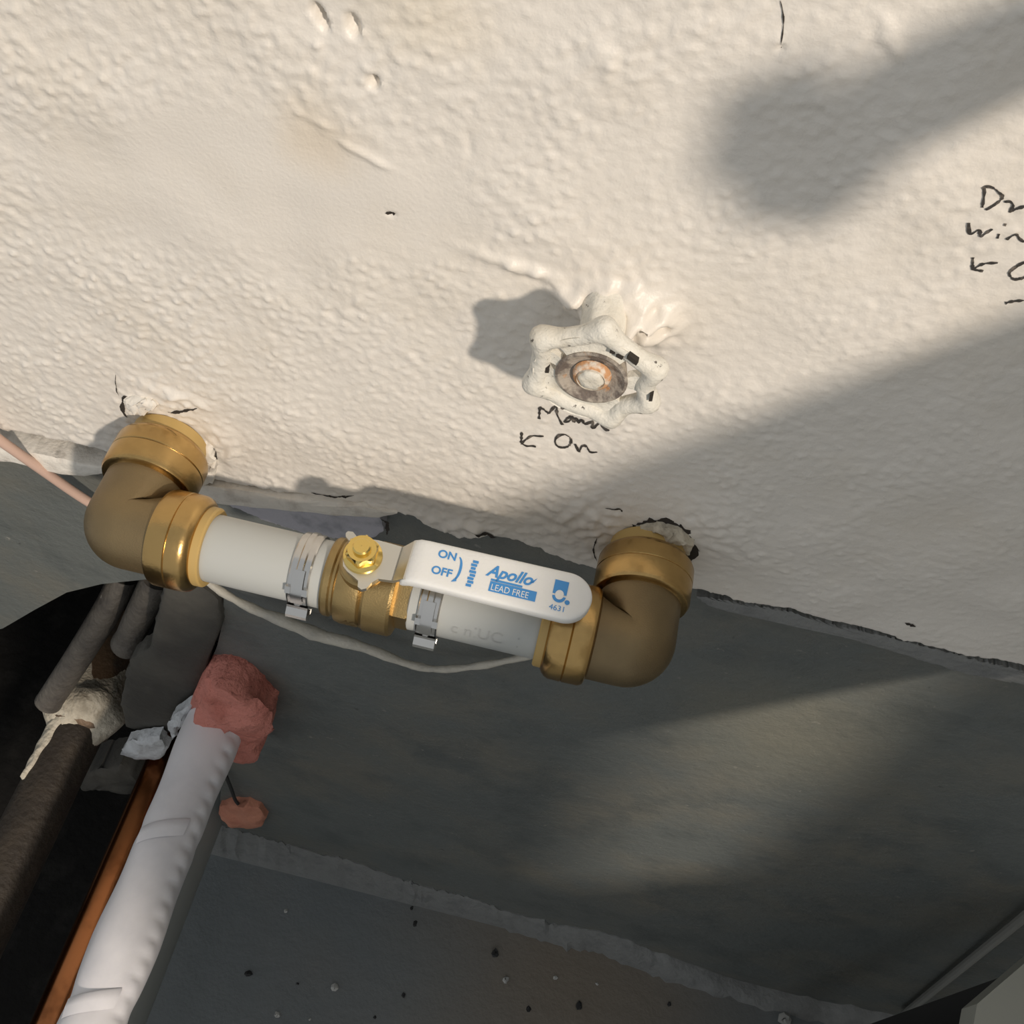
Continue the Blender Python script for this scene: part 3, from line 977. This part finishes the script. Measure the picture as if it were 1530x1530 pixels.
# web: spokes from hub to rim, with slots between
for (cdeg, hdeg) in ((260, 68), (104, 46), (14, 13), (172, 9)):
    th0 = math.radians(cdeg)
    V = []; F = []
    rs = np.linspace(.0112, .0185, 6); wds = [math.radians(hdeg)] * 6; NK = 19
    for j, r in enumerate(rs):
        hgt = .0006 + .0012 * (j / 5) - .0012 * math.sin((j / 5) * math.pi)
        for dh in (0, -.0030):
            for k in range(NK):
                th = th0 + (k / (NK - 1) - .5) * 2 * wds[j]
                V.append(wp(r, th, hgt + dh))
    W2 = 2 * NK
    for j in range(5):
        for k in range(NK - 1):
            a = j * W2 + k; F.append((a, a + W2, a + W2 + 1, a + 1)); b = a + NK; F.append((b, b + 1, b + W2 + 1, b + W2))
        a = j * W2; F.append((a, a + NK, a + NK + W2, a + W2)); a = j * W2 + NK - 1; F.append((a, a + W2, a + NK + W2, a + NK))
    obj('spoke', V, F, M['wheelpaint'], wheelo, angle=50)
for (r_, d_, h_, a_, b_) in ((.0180, 62, .0027, .0022, .0009), (.0152, 82, .0014, .0009, .0008), (.0152, 72, .0016, .0012, .0009), (.0195, 8, .0030, .0013, .0006), (.0142, 192, .0008, .0014, .0008)):  # dark plates stand in for the shaded slots of the wheel
    th = math.radians(d_)
    c_ = wp(r_, th, h_); e1 = (wp(r_, th + .05, h_) - c_); e1 /= np.linalg.norm(e1); e2 = np.cross(e1, wa)
    V = [c_ + e1 * a_ * x + e2 * b_ * y + wa * z for z in (-.002, .0004) for x, y in ((-1, -.8), (.8, -1), (1, .7), (-.7, 1))]
    obj('slot_dark', V, [(0, 3, 2, 1), (4, 5, 6, 7), (0, 1, 5, 4), (1, 2, 6, 5), (2, 3, 7, 6), (3, 0, 4, 7)], M['crack'], wheelo, smooth=False)
obj('hub', *lathe(WH, wa, [(-.006, .0100), (-.001, .0112), (.0010, .0115), (.0013, .0106), (.0002, .0090), (-.0012, .0066), (-.0012, .0045)], 48), M['rust'], wheelo, angle=50)
obj('hub_ring', *lathe(WH, wa, [(-.0008, .0062), (.0008, .0058), (.0014, .0048), (.0010, .0036)], 36), M['rustring'], wheelo, angle=50)
obj('hub_screw', *lathe(WH, wa, [(0, .0042), (.0018, .0040), (.0026, .0032), (.0028, .0018), (.0027, .0001)], 30, lambda t, r, th: r * (1 + .06 * math.cos(6 * th))), M['wheelpaint'], wheelo, angle=40)
# thick crusts of paint behind the wheel
for poly, yy in [([(905, 470), (925, 445), (950, 446), (978, 462), (985, 500), (965, 520), (940, 505), (915, 490)], -.003)]:
    mb = MB(); mb.add(*slab(poly, yy, .010, .0025, .0010, 4, 1.5))
    mb.build('paint_crust', M['wheelpaint'], hv, angle=50)

# ------------------------------------------------------------------ cables
P = [at(-120, 575, -.012), at(0, 658, -.006), at(60, 700, -.002), at(125, 745, .004), at(200, 790, .010), at(260, 830, .010)]
o = obj('pink_cable', *sweep(spline(P, 8), .0026, 12), M['pinkcable'], angle=None)
tag(o, 'thin pinkish cable running behind the left brass elbow', 'cable')
P = [at(270, 835, .010), at(325, 880, .008), at(375, 908, .006), at(430, 930, .004), at(480, 950, .004), at(540, 966, .004), at(610, 992, .003), at(660, 1000, .004), at(720, 994, .007), at(790, 980, .010), at(850, 960, .010)]
path = spline(P, 8)
rad = [.0021 + .0019 * math.exp(-((i - 30) / 14) ** 2) + .0003 * math.sin(i * .9) for i in range(len(path))]
o = obj('white_cable', *sweep(path, rad, 12, wob=.05), M['cable'], angle=None)
tag(o, 'paint-crusted white cable sagging below the valve', 'cable')

# ------------------------------------------------------------------ pipes in the hole
yv = np.array([0, -1.0, 0])
A = at(134, 1052, .035)
ip = empty('iron_pipe', A, 'rusty dark iron pipe with cream putty on its coupling', 'pipe')
rI = .023
obj('pipe', *lathe(A, yv, [(.02, .005), (.02, rI), (.06, rI * .98), (.10, rI), (.2, rI * 1.01), (.4, rI), (.6, rI)], 40), M['iron'], ip)
obj('coupling', *lathe(A, yv, [(-.085, .004), (-.085, .018), (-.06, .0195), (-.03, .020), (-.012, .0215), (-.004, .027), (.012, .0285), (.024, .026), (.028, .020)], 40,
                       lambda t, r, th: r * (1 + .02 * math.sin(3 * th + t * 90))), M['ironbrown'], ip, angle=50)
# putty: a ragged collar wrapping the upper side
V = []; F = []
nt_, na_ = 26, 30
a_, u_, v_ = frame(yv)
for i in range(nt_):
    t = -.040 + .085 * i / (nt_ - 1)
    for k in range(na_):
        th = -2.0 + 4.0 * k / (na_ - 1)
        base = .0205 + .0085 * math.exp(-((t - .008) / .017) ** 2)
        edge = min(1, 4 * min(i, nt_ - 1 - i) / nt_) * min(1, 4.5 * min(k, na_ - 1 - k) / na_)
        ext = math.exp(-((t - .004) / .026) ** 2 * (1 + .8 * math.sin(3 * th + 1)))
        r = base + (.0075 + .0035 * math.sin(5 * th + 70 * t) + rng.normal(0, .0011)) * edge * ext - .0035 * (1 - ext)
        d_ = np.array([math.sin(th + .15), 0, math.cos(th + .15)])
        V.append(A + yv * t + d_ * r)
for i in range(nt_ - 1):
    for k in range(na_ - 1):
        F.append((i * na_ + k, i * na_ + k + 1, (i + 1) * na_ + k + 1, (i + 1) * na_ + k))
obj('putty', V, F, M['putty'], ip, angle=60)
# run of putty down the pipe
V = []; F = []
for i in range(24):
    t = .020 + .060 * i / 23
    cth = -.62 - .18 * (i / 23); hw_ = (.34 * (1 - i / 23) ** .9 + .10) * (1 + .14 * math.sin(i * .8))
    for k in range(9):
        f_ = k / 8 * 2 - 1
        r = rI + .0030 * math.sqrt(max(0, 1 - f_ * f_)) + .0006 * math.sin(i * 1.1 + k) * (1 - f_ * f_) - .0006 - (.004 if i == 23 else 0)
        th = cth + hw_ * f_
        V.append(A + yv * t + np.array([math.sin(th), 0, math.cos(th)]) * r)
for i in range(23):
    for k in range(8): F.append((i * 9 + k, i * 9 + k + 1, (i + 1) * 9 + k + 1, (i + 1) * 9 + k))
obj('putty_run', V, F, M['putty'], ip, angle=60)

o = obj('old_pipe', *sweep(spline([at(184, 862, .07), at(164, 905, .055), at(118, 980, .035), at(76, 1044, .015), at(70, 1056, .010)], 8), [.0105] * 24 + [.0105, .0108, .0108, .0104, .0095, .008, .007, .004, .002], 24), M['leadgrey'], angle=50)
tag(o, 'long dull grey pipe stub left of the putty coupling', 'pipe', 'old pipe stubs in the hole')
o = obj('old_pipe', *sweep(spline([at(236, 862, .050), at(222, 892, .045), at(203, 932, .038), at(189, 966, .032)], 8), [.0105] * 21 + [.0112, .0118, .0118, .0105], 24), M['leadgrey'], angle=50)
tag(o, 'short dull grey pipe stub leading into the brown coupling', 'pipe', 'old pipe stubs in the hole')

# dark rubber sheet hanging in the hole
poly = [(246, 872), (300, 874), (326, 896), (332, 930), (316, 975), (300, 1020), (286, 1046), (268, 1066), (252, 1096), (215, 1090), (188, 1086), (182, 1050), (190, 1000), (205, 972), (226, 968), (232, 930)]
mb = MB(); mb.add(*slab(poly, .012, .012, .004, .0007, 6, 1.2, (1, .985, .95, .8, .55, .3)))
o = mb.build('rubber_sheet', M['flap'], angle=50)
tag(o, 'dark grey torn sheet hanging in the hole beside the pink foam', 'sheet')

mb = MB(); mb.add(*slab([(180, 1128), (190, 1106), (215, 1102), (238, 1100), (244, 1112), (252, 1116), (246, 1128), (225, 1132), (200, 1130)], .0, .008, .004, .0022, 4, .6, (1, .97, .9, .75, .5, .25)))
o = mb.build('paper_scrap', M['scrap'], angle=50); tag(o, 'white crumpled scrap next to the iron coupling', 'scrap', 'white scraps in the hole')
mb = MB(); mb.add(*slab([(250, 1086), (258, 1070), (275, 1058), (288, 1050), (280, 1075), (266, 1092), (258, 1106)], -.002, .008, .004, .0022, 4, .6, (1, .97, .9, .75, .5, .25)))
o = mb.build('paper_scrap', M['scrap'], angle=50); tag(o, 'white crumpled scrap left of the copper tube top', 'scrap', 'white scraps in the hole')
# dim ledge of rubble under the coupling
mb = MB(); mb.add(*slab([(128, 1150), (180, 1140), (212, 1158), (208, 1180), (160, 1172), (120, 1176)], .04, .03, .008, .003, 5, .6))
o = mb.build('rubble_stone', M['flap'], angle=40); tag(o, 'dim grey lump of rubble below the iron coupling', 'stone')

# copper tube and the wrapped white pipe beside it
B = at(257, 1118, .02)
o = obj('copper_tube', *sweep([B + yv * t for t in (-.10, -.02, .1, .2, .3, .4, .5, .6)], .0165, 40), M['copper'])
tag(o, 'shiny brown copper tube alongside the white wrapped pipe', 'pipe')
Cc = at(322, 1082, -.005)
rw = .0205
V = []; F = []
SG, NT = 72, 300
vecW = np.array([.0, -1.0, .0])
for i in range(NT):
    t = -.03 + .62 * i / (NT - 1)
    wr = .0006 * math.sin(t * 44 + 1) + .0005 * math.sin(t * 93) - .0009 * math.exp(-((t - .085) / .006) ** 2) - .0011 * math.exp(-((t - .19) / .008) ** 2) - .0009 * math.exp(-((t - .245) / .006) ** 2)
    for k in range(SG):
        th = 2 * math.pi * k / SG
        d_ = np.array([math.cos(th), 0, math.sin(th)])
        r = rw + wr
        # crimped seam on the right upper side
        s = math.exp(-((th - .50) / .26) ** 2)
        r += s * .0024 * (abs(math.sin(t * math.pi / .0115 + .6 * th)) ** .6 - .5)
        if i == 0: r *= .5
        V.append(Cc + vecW * t + d_ * r)
for i in range(NT - 1):
    for k in range(SG):
        k2 = (k + 1) % SG
        F.append((i * SG + k, (i + 1) * SG + k, (i + 1) * SG + k2, i * SG + k2))
wpv = empty('wrapped_pipe', Cc, 'white plastic-wrapped pipe with crimped seam leaving the pink foam', 'pipe')
obj('wrap', V, F, M['wrap'], wpv, angle=None)
# folded tape edges
for t in (.078, .185, .238):
    pr = [(t, rw + .0001), (t + .001, rw + .0011), (t + .006, rw + .0011), (t + .012, rw + .0001)]
    V, F = [], []
    for tt, r in pr:
        for k in range(13):
            th = .9 + 1.5 * k / 12
            V.append(Cc + vecW * (tt + .012 * (k / 12 - .5)) + np.array([math.cos(th), 0, math.sin(th)]) * (r * 1.003))
    for j in range(3):
        for k in range(12): F.append((j * 13 + k, j * 13 + k + 1, (j + 1) * 13 + k + 1, (j + 1) * 13 + k))
    obj('fold', V, F, M['wrap'], wpv, angle=None)

# grey conduit below it
D0 = at(300, 1236, -.0)
o = obj('grey_conduit', *sweep(spline([D0 + np.array([0, .08, .0]), D0 + np.array([0, .03, 0]), D0 + yv * .1, D0 + yv * .25, D0 + yv * .45], 6), .0185, 32), M['conduit'])
tag(o, 'smooth grey plastic conduit below the white wrapped pipe', 'pipe')

# foam
mb = MB(); mb.add(*slab([(284, 1052), (292, 1030), (306, 1013), (330, 1014), (352, 1020), (372, 1036), (392, 1058), (404, 1068), (400, 1092), (396, 1112), (380, 1127), (362, 1122), (345, 1110), (310, 1090), (290, 1078)], -.002, .022, .014, .0055, 4, .5, (1, .985, .95, .9, .82, .72, .6, .45, .28, .12)))
o = mb.build('foam_plug', M['foam'], angle=60); tag(o, 'large lumpy pink foam plug where the white pipe enters the wall', 'foam', 'pink foam plugs on the grey wall')
mb = MB(); mb.add(*slab([(328, 1205), (345, 1200), (370, 1200), (388, 1208), (398, 1222), (392, 1232), (375, 1238), (358, 1234), (340, 1224), (328, 1216)], .010, .008, .006, .0024, 4, .5, (1, .98, .93, .85, .7, .5, .25)))
o = mb.build('foam_plug', M['foam2'], angle=60); tag(o, 'small flat salmon foam dab right of the grey conduit', 'foam', 'pink foam plugs on the grey wall')
o = obj('black_wire', *sweep(spline([at(338, 1160, .010), at(346, 1180, .008), at(352, 1196, .008), at(362, 1208, .012)], 6), .0016, 8), M['debris'])
tag(o, 'short black wire above the small salmon foam dab', 'wire')

# ------------------------------------------------------------------ things at the right edge
p0 = at(1350, 1516, YG - .006); p1_ = at(1545, 1358, YG - .006)
o = obj('thin_stick', *sweep([p0, p0 * .66 + p1_ * .34, p0 * .33 + p1_ * .67, p1_, p1_ + (p1_ - p0) * .15], .0036, 10), M['stick'])
tag(o, 'thin pale stick leaning against the grey wall at lower right', 'stick')
# small pale table standing on the floor, only its corner in view
zt = -.70
k0 = atz(1460, 1500, zt); k1 = atz(1560, 1414, zt)
bx = empty('side_table', (k0[0], k0[1], ZF), 'pale table top, only one corner showing at lower right', 'table')
k3 = atz(1448, 1570, zt); k3 = k0 + (k3 - k0) / np.linalg.norm(k3 - k0) * .26
Q = [k0, k3, k3 + (k1 - k0) * 1.3, k0 + (k1 - k0) * 1.3]


def prism(Q, z0, z1, grow=0.0):
    c_ = sum(Q) / 4
    V = []
    for z in (z0, z1):
        for p in Q:
            q_ = p + (p - c_) * grow
            V.append((q_[0], q_[1], z))
    return V, [(0, 3, 2, 1), (4, 5, 6, 7), (0, 1, 5, 4), (1, 2, 6, 5), (2, 3, 7, 6), (3, 0, 4, 7)]


obj('table_top', *prism(Q, zt - .022, zt), M['box'], bx, smooth=False)
qc = sum(Q) / 4
for p in Q:
    lc = p + (qc - p) * .30
    obj('leg', *box((lc[0] - .014, lc[1] - .014, ZF), (lc[0] + .014, lc[1] + .014, zt - .022)), M['debris'], bx, smooth=False)

# added board out of view at right, shaped to throw the long shadow
CX0, CZ1, CZ0, CY = .270, -.036, -.335, -.70
cb = empty('occluder_board', (CX0, 0, CZ0), 'added unseen white board, edge-on right of the handwriting, throwing the long shadow', 'board')
obj('board', *box((CX0, CY, CZ0), (CX0 + .018, -.003, CZ1)), M['cabinet'], cb, smooth=False)
obj('batten', *box((CX0 + .018, -.030, CZ0 + .02), (CX0 + .045, -.003, CZ1 - .02)), M['cabinet'], cb, smooth=False)
LX = .68


def occluder(y0, y1, z1, label):  # added out of view; the gap between them shapes the lit patch
    c_ = empty('occluder', ((LX + 1.25) / 2, (y0 + y1) / 2, ZF), label, 'occluder', 'added unseen cupboards that shape the light')
    obj('carcass', *box((LX, y0, ZF + .05), (1.25, y1, z1)), M['cabinet'], c_, smooth=False)
    obj('plinth', *box((LX + .02, y0 + .01, ZF), (1.23, y1 - .01, ZF + .05)), M['debris'], c_, smooth=False)
    d_ = obj('door', *box((LX - .018, y0 + .01, ZF + .06), (LX - .001, y1 - .01, z1 - .02)), M['cabinet'], c_, smooth=False)
    ym = y0 + .05
    obj('handle', *box((LX - .040, ym - .006, z1 - .20), (LX - .018, ym + .006, z1 - .08)), M['zinc'], d_, smooth=False)


occluder(-.70, -.02, .22, 'added unseen tall white cupboard against the grey wall at right')
occluder(-.865, -.705, -.10, 'added unseen low white cupboard between the tall one and the screen')
sc = empty('occluder_screen', (LX + .015, -1.12, ZF), 'added unseen white screen blocking light beyond the low cupboard', 'screen')
obj('screen_panel', *box((LX, -1.115, ZF), (LX + .03, -.885, .30)), M['cabinet'], sc, smooth=False)  # screen added out of view to keep light off the lower wall
obj('screen_panel', *box((LX, -1.36, ZF), (LX + .03, -1.12, .30)), M['cabinet'], sc, smooth=False)

# added valve out of view at right, shaped to cast the arm-like shadow
DV = np.array([.2145, 0, -.003])
dv = empty('shadow_valve', DV, 'added unseen valve on a stub pipe, casting a shadow from the right', 'valve')
dd = np.array([-.10, -1.0, -.02]); dd /= np.linalg.norm(dd)
obj('stub_pipe', *lathe(DV, dd, [(0, .011), (.16, .011), (.165, .014), (.19, .015), (.195, .008)], 28), M['brass_cast'], dv)
V = []; F = []
for i in range(96):
    th = 2 * math.pi * i / 96; r0 = .020 + .002 * math.cos(7 * th)
    a_, u2, v2 = frame(dd)
    for k in range(12):
        a = 2 * math.pi * k / 12
        V.append(DV + dd * (.215 + .004 * math.sin(a)) + (u2 * math.cos(th) + v2 * math.sin(th)) * (r0 + .004 * math.cos(a)))
for i in range(96):
    for k in range(12):
        i2 = (i + 1) % 96; k2 = (k + 1) % 12
        F.append((i * 12 + k, i2 * 12 + k, i2 * 12 + k2, i * 12 + k2))
obj('hand_wheel', V, F, M['wheelpaint'], dv, angle=60)
obj('hub', *lathe(DV, dd, [(.19, .008), (.210, .009), (.2105, .0185), (.2165, .0185), (.217, .004)], 32), M['wheelpaint'], dv)
